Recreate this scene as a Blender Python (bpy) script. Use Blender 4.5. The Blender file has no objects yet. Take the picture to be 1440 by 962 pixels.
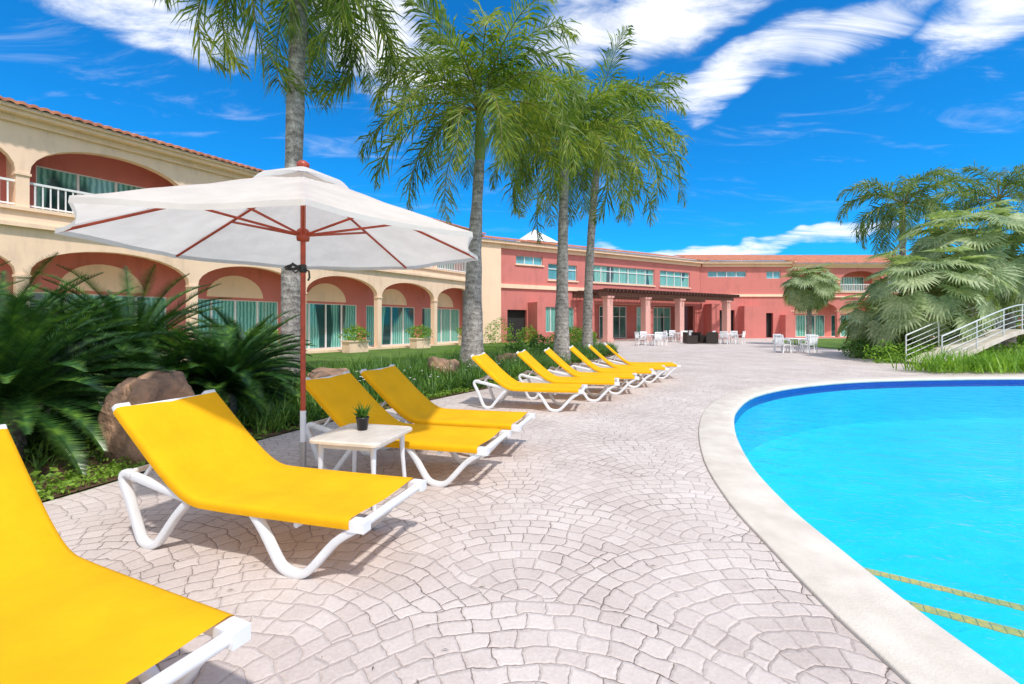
import bpy, math, random
from mathutils import Vector, Matrix, noise
from mathutils.geometry import tessellate_polygon
R_ = random.Random(7)
sc = bpy.context.scene
sc.view_settings.view_transform = 'Standard'
sc.view_settings.look = 'None'
sc.view_settings.exposure = 0
pi = math.pi
rad = math.radians

# ------------------------------------------------------------------ node helpers
class NT:
    def __init__(s, nt):
        s.nt = nt
    def n(s, t, **k):
        x = s.nt.nodes.new(t)
        for a, b in k.items():
            setattr(x, a, b)
        return x
    def put(s, sock, v):
        if v is None: return
        if isinstance(v, bpy.types.NodeSocket): s.nt.links.new(v, sock)
        else: sock.default_value = v
    def m(s, op, a, b=None, c=None, clamp=False):
        x = s.n('ShaderNodeMath', operation=op, use_clamp=clamp)
        s.put(x.inputs[0], a); s.put(x.inputs[1], b); s.put(x.inputs[2], c)
        return x.outputs[0]
    def mix(s, f, a, b, mode='MIX'):
        x = s.n('ShaderNodeMix', data_type='RGBA', blend_type=mode)
        s.put(x.inputs[0], f); s.put(x.inputs[6], a); s.put(x.inputs[7], b)
        return x.outputs[2]
    def noise(s, vec, scale, detail=4, rough=.55, dist=0):
        x = s.n('ShaderNodeTexNoise')
        s.put(x.inputs['Vector'], vec); x.inputs['Scale'].default_value = scale
        x.inputs['Detail'].default_value = detail; x.inputs['Roughness'].default_value = rough
        x.inputs['Distortion'].default_value = dist
        return x.outputs[0]
    def ramp(s, f, stops):
        x = s.n('ShaderNodeValToRGB')
        e = x.color_ramp.elements
        while len(e) < len(stops): e.new(.5)
        for i, (p, c) in enumerate(stops):
            e[i].position = p; e[i].color = c4(c)
        s.put(x.inputs[0], f)
        return x.outputs[0]
    def smooth(s, v, a, b, c=0., d=1.):
        x = s.n('ShaderNodeMapRange', interpolation_type='SMOOTHSTEP')
        s.put(x.inputs[0], v)
        for i, q in enumerate((a, b, c, d)): x.inputs[i+1].default_value = q
        return x.outputs[0]
    def comb(s, x, y, z=0.):
        q = s.n('ShaderNodeCombineXYZ')
        s.put(q.inputs[0], x); s.put(q.inputs[1], y); s.put(q.inputs[2], z)
        return q.outputs[0]
    def bump(s, h, st, dist=.01):
        x = s.n('ShaderNodeBump')
        x.inputs['Strength'].default_value = st; x.inputs['Distance'].default_value = dist
        s.put(x.inputs['Height'], h)
        return x.outputs[0]
def c4(c):
    return tuple(c) + (1.,) if len(c) == 3 else tuple(c)
def newmat(name):
    m = bpy.data.materials.new(name); m.use_nodes = True
    m.node_tree.nodes.clear()
    t = NT(m.node_tree)
    out = t.n('ShaderNodeOutputMaterial')
    return m, t, out
def pbr(name, col, rough=.6, var=.12, vscale=6., bump=0., bscale=40., metallic=0., spec=.5, coat=0., col2=None, bdist=.01):
    m, t, out = newmat(name)
    p = t.n('ShaderNodeBsdfPrincipled')
    co = t.n('ShaderNodeTexCoord').outputs['Object']
    nz = t.noise(co, vscale, 4)
    c2 = col2 if col2 else tuple(x*(1-var*2) for x in col)
    col1 = col if col2 else tuple(min(1, x*(1+var)) for x in col)
    colr = t.ramp(nz, [(.3, c2), (.7, col1)])
    t.put(p.inputs['Base Color'], colr)
    p.inputs['Roughness'].default_value = rough
    p.inputs['Metallic'].default_value = metallic
    p.inputs['Specular IOR Level'].default_value = spec
    if bump:
        t.put(p.inputs['Normal'], t.bump(t.noise(co, bscale, 3), bump, bdist))
    t.put(out.inputs[0], p.outputs[0])
    return m
def leafmat(name, dark, light, vscale=3., trans=.35, tint=None, rough=.45):
    m, t, out = newmat(name)
    p = t.n('ShaderNodeBsdfPrincipled')
    co = t.n('ShaderNodeTexCoord').outputs['Object']
    a = t.noise(co, vscale, 1); b = t.noise(co, vscale*9, 0)
    f = t.m('ADD', t.m('MULTIPLY', a, .6), t.m('MULTIPLY', b, .4))
    colr = t.ramp(f, [(.38, dark), (.62, light)])
    if tint:
        colr = t.ramp(f, [(.3, dark), (.52, light), (.70, tint)])
    t.put(p.inputs['Base Color'], colr); p.inputs['Roughness'].default_value = rough
    p.inputs['Specular IOR Level'].default_value = .35
    tr = t.n('ShaderNodeBsdfTranslucent')
    t.put(tr.inputs[0], t.mix(1., colr, (1.6, 1.7, .7, 1), 'MULTIPLY'))
    mx = t.n('ShaderNodeMixShader'); mx.inputs[0].default_value = trans
    t.put(mx.inputs[1], p.outputs[0]); t.put(mx.inputs[2], tr.outputs[0])
    t.put(out.inputs[0], mx.outputs[0])
    return m
def fabric(name, col, trans=.3, weave=900, rough=.8):
    m, t, out = newmat(name)
    co = t.n('ShaderNodeTexCoord').outputs['Object']
    nz = t.noise(co, 3., 4)
    colr = t.mix(t.smooth(nz, .3, .7), c4(tuple(x*.9 for x in col)), c4(col))
    p = t.n('ShaderNodeBsdfPrincipled')
    t.put(p.inputs['Base Color'], colr); p.inputs['Roughness'].default_value = rough
    p.inputs['Specular IOR Level'].default_value = .2
    h = t.m('ADD', t.noise(co, weave, 2), t.m('MULTIPLY', t.noise(co, 7, 3), 8.))
    t.put(p.inputs['Normal'], t.bump(h, .35, .006))
    tr = t.n('ShaderNodeBsdfTranslucent'); t.put(tr.inputs[0], colr)
    mx = t.n('ShaderNodeMixShader'); mx.inputs[0].default_value = trans
    t.put(mx.inputs[1], p.outputs[0]); t.put(mx.inputs[2], tr.outputs[0])
    t.put(out.inputs[0], mx.outputs[0])
    return m

# ------------------------------------------------------------------ mesh builder
class B:
    def __init__(s): s.v=[]; s.f=[]; s.m=[]; s.s=[]
    def add(s, vs, fs, mi=0, sm=False, M=None):
        o = len(s.v)
        s.v += [tuple(M @ Vector(v)) for v in vs] if M else [tuple(v) for v in vs]
        for f in fs:
            s.f.append(tuple(i+o for i in f)); s.m.append(mi); s.s.append(sm)
    def box(s, a, b, mi=0, M=None):
        x0,y0,z0=a; x1,y1,z1=b
        vs=[(x0,y0,z0),(x1,y0,z0),(x1,y1,z0),(x0,y1,z0),(x0,y0,z1),(x1,y0,z1),(x1,y1,z1),(x0,y1,z1)]
        s.add(vs,[(0,3,2,1),(4,5,6,7),(0,1,5,4),(1,2,6,5),(2,3,7,6),(3,0,4,7)],mi,False,M)
    def tube(s, pts, r, n=8, mi=0, M=None, cap=True, sm=True):
        pts=[Vector(p) for p in pts]; rs=r if isinstance(r,(list,tuple)) else [r]*len(pts)
        vs=[]; fs=[]
        up=Vector((0,0,1))
        t0=(pts[1]-pts[0]).normalized()
        if abs(t0.dot(up))>.9: up=Vector((1,0,0))
        for i,p in enumerate(pts):
            t=(pts[min(i+1,len(pts)-1)]-pts[max(i-1,0)]).normalized()
            a=up-t*up.dot(t); a.normalize(); up=a
            b=t.cross(a)
            for k in range(n):
                q=2*pi*k/n
                vs.append(p+(a*math.cos(q)+b*math.sin(q))*rs[i])
        for i in range(len(pts)-1):
            for k in range(n):
                fs.append((i*n+k,i*n+(k+1)%n,(i+1)*n+(k+1)%n,(i+1)*n+k))
        s.add(vs,fs,mi,sm,M)
        if cap:
            s.add(vs[:n],[tuple(range(n))[::-1]],mi,False,M); s.add(vs[-n:],[tuple(range(n))],mi,False,M)
    def bar(s, pts, a, b, y, mi=0):
        """rounded-rectangle bar swept along an xz path at offset y; a = half depth, b = half width in y"""
        c=min(a,b)*.45; prof=[]
        for (sx,sy,q0) in ((1,1,0),(-1,1,90),(-1,-1,180),(1,-1,270)):
            for q in (0,45,90):
                w=rad(q0+q); prof.append((sx*(a-c)+c*math.cos(w), sy*(b-c)+c*math.sin(w)))
        n=len(prof); pts=[Vector((p[0],0,p[1])) for p in pts]; vs=[]; fs=[]
        for i,p in enumerate(pts):
            t=(pts[min(i+1,len(pts)-1)]-pts[max(i-1,0)]).normalized()
            nn=Vector((-t.z,0,t.x))
            for (u,w) in prof: vs.append(p+nn*u+Vector((0,y+w,0)))
        for i in range(len(pts)-1):
            for k in range(n): fs.append((i*n+k,i*n+(k+1)%n,(i+1)*n+(k+1)%n,(i+1)*n+k))
        fs.append(tuple(range(n))); fs.append(tuple(range((len(pts)-1)*n,len(pts)*n)))
        s.add(vs,fs,mi,True)
    def lathe(s, prof, c=(0,0,0), n=24, mi=0, M=None, sm=True):
        vs=[];fs=[]
        for (r,z) in prof:
            for k in range(n):
                q=2*pi*k/n; vs.append((c[0]+r*math.cos(q),c[1]+r*math.sin(q),c[2]+z))
        for i in range(len(prof)-1):
            for k in range(n): fs.append((i*n+k,i*n+(k+1)%n,(i+1)*n+(k+1)%n,(i+1)*n+k))
        s.add(vs,fs,mi,sm,M)
    def mesh(s, name, mats):
        me=bpy.data.meshes.new(name); me.from_pydata(s.v,[],s.f)
        for m in mats: me.materials.append(m)
        me.polygons.foreach_set('material_index',s.m); me.polygons.foreach_set('use_smooth',s.s)
        me.update()
        return me
    def obj(s, name, mats, parent=None, loc=(0,0,0), rot=0):
        return place(s.mesh(name,mats),name,parent,loc,rot)
def place(me,name,parent=None,loc=(0,0,0),rot=0,scale=1):
    o=bpy.data.objects.new(name,me); sc.collection.objects.link(o)
    o.location=loc; o.rotation_euler=(0,0,rot); o.scale=(scale,)*3
    if parent: o.parent=parent
    return o
def empty(name,loc=(0,0,0),rot=0):
    o=place(None,name,None,loc,rot); o.empty_display_size=.3; return o
def catmull(p, n=8, closed=False):
    out=[]; N=len(p)
    for i in range(N if closed else N-1):
        a,b,c,d=[Vector(p[(i+k)%N] if closed else p[min(max(i+k,0),N-1)]) for k in (-1,0,1,2)]
        for j in range(n):
            t=j/n
            out.append(.5*((2*b)+(c-a)*t+(2*a-5*b+4*c-d)*t*t+(3*b-a-3*c+d)*t**3))
    if not closed: out.append(Vector(p[-1]))
    return out
def sheet(name, loops, z, mat, parent=None):
    vs=[]; L=[]
    for l in loops:
        L.append([Vector((p[0],p[1],0)) for p in l]); vs+= [(p[0],p[1],z) for p in l]
    fs=tessellate_polygon(L)
    b=B(); 
    ff=[]
    for f in fs:
        a,c,d=[Vector(vs[i]) for i in f]
        ff.append(tuple(f) if (c-a).cross(d-a).z>0 else tuple(f)[::-1])
    b.add(vs,ff); return b.obj(name,[mat],parent)

# ------------------------------------------------------------------ materials
def stucco(name,col):
    m,t,out=newmat(name); p=t.n('ShaderNodeBsdfPrincipled'); p.inputs['Roughness'].default_value=.85
    co=t.n('ShaderNodeTexCoord').outputs['Object']
    mp=t.n('ShaderNodeMapping'); t.put(mp.inputs[0],co); mp.inputs['Scale'].default_value=(1.5,1.5,.35)
    big=t.noise(co,.7,5,.6); streak=t.noise(mp.outputs[0],2.2,5,.65)
    f=t.m('ADD',t.m('MULTIPLY',big,.5),t.m('MULTIPLY',streak,.5))
    t.put(p.inputs['Base Color'],t.ramp(f,[(.32,tuple(x*.80 for x in col)),(.48,col),(.7,tuple(min(1,x*1.06) for x in col))]))
    t.put(p.inputs['Normal'],t.bump(t.noise(co,55,3),.25,.01)); t.put(out.inputs[0],p.outputs[0]); return m
CREAM=stucco('cream_stucco',(.95,.68,.49))
PINK=stucco('pink_stucco',(.64,.205,.18))
WHITE=pbr('white_frame_paint',(.84,.84,.84),.4,.03)
PLASTIC=pbr('white_resin',(.78,.79,.81),.35,.05,5,.05,200)
YELLOW=fabric('yellow_sling_fabric',(.96,.49,.006),.12)
CANVAS=fabric('white_canvas',(.88,.86,.83),.48)
REDWOOD=pbr('red_painted_wood',(.42,.06,.025),.4,.15,12,.1,60)
METAL=pbr('brushed_metal',(.5,.5,.5),.35,.05,20,metallic=.9)
BLACK=pbr('black_plastic',(.02,.02,.022),.4,.1)
TERRA=pbr('terracotta_roof_tile',(.66,.25,.13),.8,.2,2.5,.3,30,col2=(.38,.13,.08))
DARKWOOD=pbr('dark_brown_wood',(.11,.045,.03),.6,.2,8)
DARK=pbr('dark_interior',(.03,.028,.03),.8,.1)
TABLETOP=pbr('table_top_resin',(.66,.60,.53),.35,.08,8,.1,90)
WICKER=pbr('dark_wicker',(.035,.025,.02),.6,.2,60,.6,120)
BOULDER=pbr('boulder_rock',(.48,.28,.17),.9,.2,3.,.9,9,col2=(.13,.09,.07),bdist=.06)
SOIL=pbr('soil_mulch',(.20,.11,.06),.95,.3,12,1.,40,col2=(.06,.035,.02),bdist=.03)
PALM=leafmat('palm_leaf',(.026,.058,.012),(.16,.24,.03),.8,.38,(.43,.44,.06))
PALMD=leafmat('palm_leaf_dark',(.035,.08,.02),(.13,.21,.035),.9,.3,(.25,.30,.06))
CYC=leafmat('cycad_leaf',(.008,.030,.011),(.032,.095,.02),1.6,.16,(.13,.25,.035),.3)
FAN=leafmat('fan_palm_leaf',(.10,.16,.07),(.30,.38,.19),1.2,.3,(.52,.57,.35))
FANS=leafmat('dry_petiole',(.16,.15,.05),(.3,.26,.10),3,.1)
STRAP=leafmat('strappy_leaf',(.025,.075,.015),(.09,.20,.035),2,.25,(.20,.34,.05))
LOW=leafmat('low_groundcover_leaf',(.07,.15,.02),(.20,.34,.04),3,.25,(.30,.44,.07))
HEDGE=leafmat('hedge_leaf',(.05,.13,.015),(.18,.34,.035),2,.3,(.32,.48,.06))
CROWNSH=pbr('palm_crownshaft',(.20,.28,.06),.4,.15,4)
m,t,out=newmat('palm_trunk_bark'); TRUNK=m
p=t.n('ShaderNodeBsdfPrincipled'); p.inputs['Roughness'].default_value=.9
co=t.n('ShaderNodeTexCoord').outputs['Object']
sx=t.n('ShaderNodeSeparateXYZ'); t.put(sx.inputs[0],co)
nz=t.noise(co,5,5,.65); nf=t.noise(co,26,4,.7)
ring=t.m('SINE',t.m('ADD',t.m('MULTIPLY',sx.outputs[2],42.),t.m('MULTIPLY',nz,14.)))
f=t.m('ADD',t.m('MULTIPLY',nz,.5),t.m('ADD',t.m('MULTIPLY',nf,.47),t.m('MULTIPLY',ring,.025)))
t.put(p.inputs['Base Color'],t.ramp(f,[(.34,(.09,.075,.065)),(.48,(.30,.27,.24)),(.62,(.56,.52,.48))]))
t.put(p.inputs['Normal'],t.bump(t.m('ADD',f,t.m('MULTIPLY',ring,.05)),.9,.04))
t.put(out.inputs[0],p.outputs[0])
m,t,out=newmat('window_glass_curtain'); GLASS=m
p=t.n('ShaderNodeBsdfPrincipled'); p.inputs['Roughness'].default_value=.04
p.inputs['Specular IOR Level'].default_value=.8
co=t.n('ShaderNodeTexCoord').outputs['Object']
sx=t.n('ShaderNodeSeparateXYZ'); t.put(sx.inputs[0],co)
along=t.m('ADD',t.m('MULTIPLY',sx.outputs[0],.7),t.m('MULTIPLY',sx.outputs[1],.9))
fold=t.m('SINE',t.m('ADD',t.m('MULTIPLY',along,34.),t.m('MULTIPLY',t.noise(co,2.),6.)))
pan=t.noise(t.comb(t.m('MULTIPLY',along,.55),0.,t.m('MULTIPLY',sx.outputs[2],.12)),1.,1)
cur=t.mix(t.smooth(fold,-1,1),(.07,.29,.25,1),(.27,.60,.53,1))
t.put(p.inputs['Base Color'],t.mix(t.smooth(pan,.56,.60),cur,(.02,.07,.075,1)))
t.put(out.inputs[0],p.outputs[0])
GLASS2=pbr('tinted_glass',(.07,.17,.17),.05,.3,1.,spec=.8)
GLASSB=pbr('blue_tinted_glass',(.12,.42,.50),.06,.2,1.,spec=.8)
# paving: overlapping stamped fans (fish-scale rows half a radius apart)
m,t,out=newmat('stamped_fan_paving'); PAVE=m
p=t.n('ShaderNodeBsdfPrincipled'); p.inputs['Roughness'].default_value=.75; p.inputs['Specular IOR Level'].default_value=.3
co=t.n('ShaderNodeTexCoord').outputs['Object']
nn=t.n('ShaderNodeTexNoise'); t.put(nn.inputs['Vector'],co); nn.inputs['Scale'].default_value=4.5; nn.inputs['Detail'].default_value=3
nc=t.n('ShaderNodeSeparateColor'); t.put(nc.inputs[0],nn.outputs[1])
sx=t.n('ShaderNodeSeparateXYZ'); t.put(sx.inputs[0],co)
x=t.m('ADD',t.m('ADD',sx.outputs[0],-.05),t.m('MULTIPLY',t.m('SUBTRACT',nc.outputs[0],.5),.11))
y=t.m('ADD',t.m('ADD',sx.outputs[1],.25),t.m('MULTIPLY',t.m('SUBTRACT',nc.outputs[1],.5),.11))
RR=1.35; ST=RR/2; W=.1125; LL=.140
jb=t.m('FLOOR',t.m('DIVIDE',y,ST)); ja=t.m('SUBTRACT',jb,1.)
def cen(j):
    h=t.m('MULTIPLY',t.m('FLOORED_MODULO',j,2.),.5)
    q=t.m('ROUND',t.m('SUBTRACT',t.m('DIVIDE',x,2*RR),h))
    return t.m('MULTIPLY',t.m('ADD',q,h),2*RR), t.m('MULTIPLY',j,ST)
ax,ay=cen(ja); bx,by=cen(jb)
def ln(a,b): return t.m('SQRT',t.m('ADD',t.m('MULTIPLY',a,a),t.m('MULTIPLY',b,b)))
dA=ln(t.m('SUBTRACT',x,ax),t.m('SUBTRACT',y,ay))
ins=t.m('LESS_THAN',dA,RR)
cx=t.m('ADD',bx,t.m('MULTIPLY',t.m('SUBTRACT',ax,bx),ins)); cy=t.m('ADD',by,t.m('MULTIPLY',t.m('SUBTRACT',ay,by),ins))
dx=t.m('SUBTRACT',x,cx); dy=t.m('SUBTRACT',y,cy)
r=ln(dx,dy); th=t.m('ARCTAN2',dx,dy)
rw=t.m('DIVIDE',r,W); k=t.m('FLOOR',rw); fr=t.m('FRACT',rw)
rk=t.m('MULTIPLY',t.m('ADD',k,.5),W)
nce=t.m('ROUND',t.m('DIVIDE',t.m('MULTIPLY',rk,2*pi),LL)); nce=t.m('MAXIMUM',nce,3.)
wn=t.n('ShaderNodeTexWhiteNoise',noise_dimensions='3D'); t.put(wn.inputs[0],t.comb(k,cx,cy))
tt=t.m('ADD',t.m('MULTIPLY',t.m('DIVIDE',th,2*pi),nce),wn.outputs[0])
ft=t.m('FRACT',tt); ce=t.m('FLOOR',tt)
er=t.m('MULTIPLY',t.m('MINIMUM',fr,t.m('SUBTRACT',1.,fr)),W)
et=t.m('MULTIPLY',t.m('MULTIPLY',t.m('MINIMUM',ft,t.m('SUBTRACT',1.,ft)),t.m('DIVIDE',2*pi,nce)),rk)
eb=t.m('ABSOLUTE',t.m('SUBTRACT',dA,RR))
e=t.m('MINIMUM',t.m('MINIMUM',er,et),eb)
e=t.m('ADD',e,t.m('MULTIPLY',t.m('SUBTRACT',t.noise(co,45,2),.5),.007))
w2=t.n('ShaderNodeTexWhiteNoise',noise_dimensions='3D'); t.put(w2.inputs[0],t.comb(t.m('ADD',k,t.m('MULTIPLY',cx,13.)),ce,cy))
stain=t.noise(co,.8,5,.6); fine=t.noise(co,60,4,.7)
v=t.m('ADD',t.m('MULTIPLY',w2.outputs[0],.13),t.m('ADD',t.m('MULTIPLY',stain,.65),t.m('MULTIPLY',fine,.45)))
colr=t.ramp(v,[(.36,(.42,.35,.32)),(.60,(.56,.485,.45)),(.82,(.68,.61,.575))])
jn=t.smooth(e,.0006,.0046)
jcol=t.mix(t.smooth(t.noise(co,1.3,3),.38,.62),(.13,.095,.08,1),(.42,.35,.32,1))
t.put(p.inputs['Base Color'],t.mix(jn,jcol,colr))
h=t.m('ADD',t.smooth(e,.0,.016),t.m('ADD',t.m('MULTIPLY',fine,.38),t.m('MULTIPLY',w2.outputs[0],.12)))
t.put(p.inputs['Normal'],t.bump(h,.6,.008))
t.put(out.inputs[0],p.outputs[0])
COPING=pbr('coping_stone',(.72,.66,.58),.7,.10,3.2,.5,70,bdist=.006,col2=(.56,.49,.42))
LAWN=pbr('lawn_grass',(.15,.27,.035),.95,.2,1.2,1.,90,col2=(.07,.15,.02),bdist=.04)
BASIN=pbr('pool_plaster',(.003,.62,.83),.6,.06,.6,col2=(.002,.55,.79))
TILE=pbr('blue_waterline_tile',(.008,.06,.38),.2,.2,30)
STEPTILE=pbr('mosaic_step_edge',(.85,.50,.07),.4,.3,30,col2=(.35,.36,.18))
m,t,out=newmat('pool_water'); WATER=m
co=t.n('ShaderNodeTexCoord').outputs['Object']
mp=t.n('ShaderNodeMapping'); t.put(mp.inputs[0],co); mp.inputs['Scale'].default_value=(1,1.6,1)
h=t.m('ADD',t.noise(mp.outputs[0],2.6,3,.5,.6),t.m('MULTIPLY',t.noise(mp.outputs[0],11,2,.5,.3),.4))
bn=t.bump(h,.7,.05)
gl=t.n('ShaderNodeBsdfGlossy'); gl.inputs['Roughness'].default_value=.04; t.put(gl.inputs['Normal'],bn)
rip=t.smooth(h,.50,.90)
tr=t.n('ShaderNodeBsdfTransparent'); t.put(tr.inputs[0],t.mix(rip,(.72,.94,.97,1),(1,1,1,1)))
fz=t.n('ShaderNodeFresnel'); fz.inputs[0].default_value=1.33; t.put(fz.inputs[1],bn)
mx=t.n('ShaderNodeMixShader'); t.put(mx.inputs[0],t.m('MULTIPLY',fz.outputs[0],.6)); t.put(mx.inputs[1],tr.outputs[0]); t.put(mx.inputs[2],gl.outputs[0])
t.put(out.inputs[0],mx.outputs[0])

# ------------------------------------------------------------------ pool + ground
inner=[(2.12,-1.2),(2.06,.4),(2.09,1.9),(2.10,2.35),(2.16,3.0),(2.26,3.77),(2.55,4.92),(3.16,6.5),(3.95,8.0),(5.18,9.6),(6.99,10.95),(9.56,12.0),(13.5,12.5),(18,12.3),(22,9.5),(23.5,4),(21.5,-3),(15,-7),(8,-7.5),(3.6,-5)]
inn=catmull([(a,b) for a,b in inner],8,True)
def offset(l,d):
    o=[];N=len(l)
    for i in range(N):
        tt=(l[(i+1)%N]-l[i-1]).normalized(); o.append(l[i]+Vector((-tt.y,tt.x))*d)
    return o
sgn=.45 if offset(inn,.45)[20].x<inn[20].x else -.45
pool=empty('swimming_pool')
def ringstrip(la,za,lb,zb,mat,name,sm=False):
    b=B();N=len(la)
    b.add([(p.x,p.y,za) for p in la]+[(p.x,p.y,zb) for p in lb],[(i,(i+1)%N,N+(i+1)%N,N+i) for i in range(N)],0,sm)
    return b.obj(name,[mat],pool)
def off(f): return offset(inn,sgn*f)
b=B();N=len(inn)
prof=[(off(1.0),-.05),(off(1.0),.018),(off(.97),.024),(off(.12),.026),(off(.03),.022),(off(-.03),.008),(off(-.05),-.02),(off(-.03),-.045),(off(.0),-.05)]
for l,z in prof: b.v+= [(p.x,p.y,z) for p in l]
for q in range(len(prof)-1):
    for i in range(N):
        b.f.append((q*N+i,q*N+(i+1)%N,(q+1)*N+(i+1)%N,(q+1)*N+i)); b.m.append(0); b.s.append(True)
b.obj('coping',[COPING],pool)
ringstrip(inn,-.05,inn,-.22,TILE,'waterline_tile')
ringstrip(inn,-.22,inn,-1.1,BASIN,'basin_wall')
sheet('basin_floor',[inn],-1.1,BASIN,pool)
sheet('water',[off(-.002)],-.13,WATER,pool)
b=B()
for (px,py,zt) in ((2.50,3.98,-.50),(2.46,3.02,-.30)):
    M=Matrix.Translation((px,py,0))@Matrix.Rotation(math.atan2(-.56,.83),4,'Z')
    b.box((-2.,-5,-1.09+zt*.01),(6,0,zt),0,M)
    for q in range(110):
        b.box((-1.6+q*.06,-.085+.004*math.sin(q*2.3),zt-.05),(-1.6+q*.06+.056,.004,zt+.004),1,M)
b.obj('pool_steps',[BASIN,STEPTILE],pool)

hole=[(p.x,p.y) for p in off(.5)]
sheet('ground',[[(-400,-300),(400,-300),(400,500),(-400,500)],hole],-.004,LAWN)
edge=[(-9,-6),(-6.2,.5),(-4.6,2.6),(-3.95,3.7),(-3.45,5.3),(-2.5,7.4),(-1.25,9.4),(-.1,11.3),(1.1,14),(2.6,17.2),(4.4,20.5),(5.6,24),(5.8,29),(4.6,36)]
ed=catmull(edge,5)
sheet('paving',[[(p.x,p.y) for p in ed]+[(8,50),(70,50),(70,-8),(-9,-8)],hole],.004,PAVE)
lw=[(18.5,21),(21,19.5),(60,19.5),(60,46),(33,46),(24,41),(20.5,35),(19,28)]
sheet('lawn',[[(p.x,p.y) for p in catmull(lw,5,True)]],.010,LAWN)
bo=[]
for i,p in enumerate(ed[6:]):
    w=4.6 if p.y<6 else (3.6 if p.y<12 else 2.6)
    bo.append((p.x-w,p.y+.4*w))
bed=[(p.x-.03,p.y) for p in ed[5:]]
sheet('planting_bed',[bed+bo[::-1]],.012,SOIL)
b=B()
TWIG=pbr('dry_leaf_litter',(.16,.10,.05),.9,.3,20)
for i in range(170):
    x=R_.uniform(-2.2,1.5); y=R_.uniform(1.6,9)
    a=R_.uniform(0,pi); l=R_.uniform(.008,.05); w=R_.uniform(.001,.004)
    c,s_=math.cos(a),math.sin(a)
    b.add([(x-c*l/2,y-s_*l/2,.012),(x+s_*w,y-c*w,.016),(x+c*l/2,y+s_*l/2,.012),(x-s_*w,y+c*w,.018)],[(0,1,2,3)])
b.obj('leaf_litter',[TWIG])

# ------------------------------------------------------------------ sun loungers
b=B()
for y in (-.335,.335):
    b.bar([(-.60,.475),(-.50,.455),(-.30,.415),(-.1,.375),(.05,.355),(.6,.35),(1.15,.35),(1.28,.345)],.026,.022,y)
    b.bar(catmull([(.50,.34),(.585,.24),(.69,.08),(.745,.03),(.82,.016),(.89,.03),(.96,.09),(1.10,.24),(1.24,.335)],3),.024,.027,y)
    b.bar(catmull([(-.02,.35),(-.13,.24),(-.26,.08),(-.31,.03),(-.37,.016),(-.43,.03),(-.47,.09),(-.56,.30),(-.62,.42),(-.60,.475),(-.52,.47)],3),.024,.027,y)
for y in (-.30,.30):
    b.bar([(.0,.355),(-.14,.435),(-.30,.565),(-.50,.74),(-.63,.862)],.018,.018,y)
    b.bar([(-.34,.60),(-.40,.52),(-.46,.45)],.012,.012,y*1.04)
    b.bar([(-.60,.845),(-.64,.888),(-.672,.93)],.028,.048,y*1.08)
for (x,z,r) in ((1.27,.355,.026),(-.60,.47,.02),(-.655,.90,.02),(.82,.30,.018),(-.02,.34,.02)):
    b.tube([(x,-.335,z),(x,.335,z)],r,10)
for y in(-1,1):
    b.box((1.20,y*.335-.035,.325),(1.31,y*.335+.035,.385))
path=catmull([(1.215,.398),(.95,.393),(.55,.388),(.2,.386),(.04,.398),(-.10,.468),(-.28,.61),(-.48,.79),(-.63,.927)],4)
yy=[-.372,-.376,-.370,-.350,-.25,-.12,0,.12,.25,.350,.370,.376,.372]; dz=[-.06,-.03,-.008,0,-.005,-.014,-.018,-.014,-.005,0,-.008,-.03,-.06]
vs=[];K=len(yy)
for i,p in enumerate(path):
    tt=(path[min(i+1,len(path)-1)]-path[max(i-1,0)]).normalized(); nx,nz=tt.y,-tt.x
    if nz<0: nx,nz=-nx,-nz
    wv=.004*math.sin(i*1.1)
    for q in range(K): vs.append((p.x+nx*(dz[q]+wv*(1 if 3<q<9 else 0)),yy[q],p.y+nz*(dz[q]+wv*(1 if 3<q<9 else 0))))
b.add(vs,[(i*K+q,i*K+q+1,(i+1)*K+q+1,(i+1)*K+q) for i in range(len(path)-1) for q in range(K-1)],1,True)
LM=b.mesh('sun_lounger',[PLASTIC,YELLOW])
for (fx,fy,a) in ((-1.20,1.385,-24),(-.80,2.9,-17),(-.20,4.40,-16.5),(.10,5.30,-16),(1.2,7.95,-14),(2.02,8.95,-12.5),(2.63,9.85,-10.5),(3.3,10.85,-12),(3.9,11.75,-9.5),(4.5,12.6,-9)):
    d=Vector((math.cos(rad(a)),math.sin(rad(a))))
    place(LM,'sun_lounger',None,(fx-1.22*d.x,fy-1.22*d.y,.006),rad(a))

# ------------------------------------------------------------------ side table + potted plant
b=B(); s=.325
def rrect(s,r,z,n=5):
    o=[]
    for (sx,sy,q0) in ((1,1,0),(-1,1,90),(-1,-1,180),(1,-1,270)):
        for q in range(n+1):
            w=rad(q0+90*q/n); o.append((sx*(s-r)+r*math.cos(w),sy*(s-r)+r*math.sin(w),z))
    return o
ls=[rrect(s-.012,.05,.515),rrect(s,.06,.52),rrect(s,.06,.54),rrect(s-.008,.055,.55)]
n=len(ls[0]); vs=sum(ls,[])
b.add(vs,[(q*n+i,q*n+(i+1)%n,(q+1)*n+(i+1)%n,(q+1)*n+i) for q in range(3) for i in range(n)]+[tuple(range(3*n,4*n)),tuple(range(n))[::-1]],0,False)
for sx in(-1,1):
    for sy in(-1,1):
        b.tube([(sx*.24,sy*.24,.52),(sx*.245,sy*.245,.3),(sx*.265,sy*.265,0)],[.026,.02,.017],10,1)
    b.box((sx*.24-.012,-.24,.47),(sx*.24+.012,.24,.515),1); b.box((-.24,sx*.24-.012,.468),(.24,sx*.24+.012,.513),1)
b.obj('side_table',[TABLETOP,PLASTIC],None,(-1.29,3.95,.005),rad(-14))
b=B()
b.lathe([(.001,0),(.042,0),(.055,.10),(.058,.10),(.058,.115),(.048,.115),(.045,.09),(.001,.09)],n=20)
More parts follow.
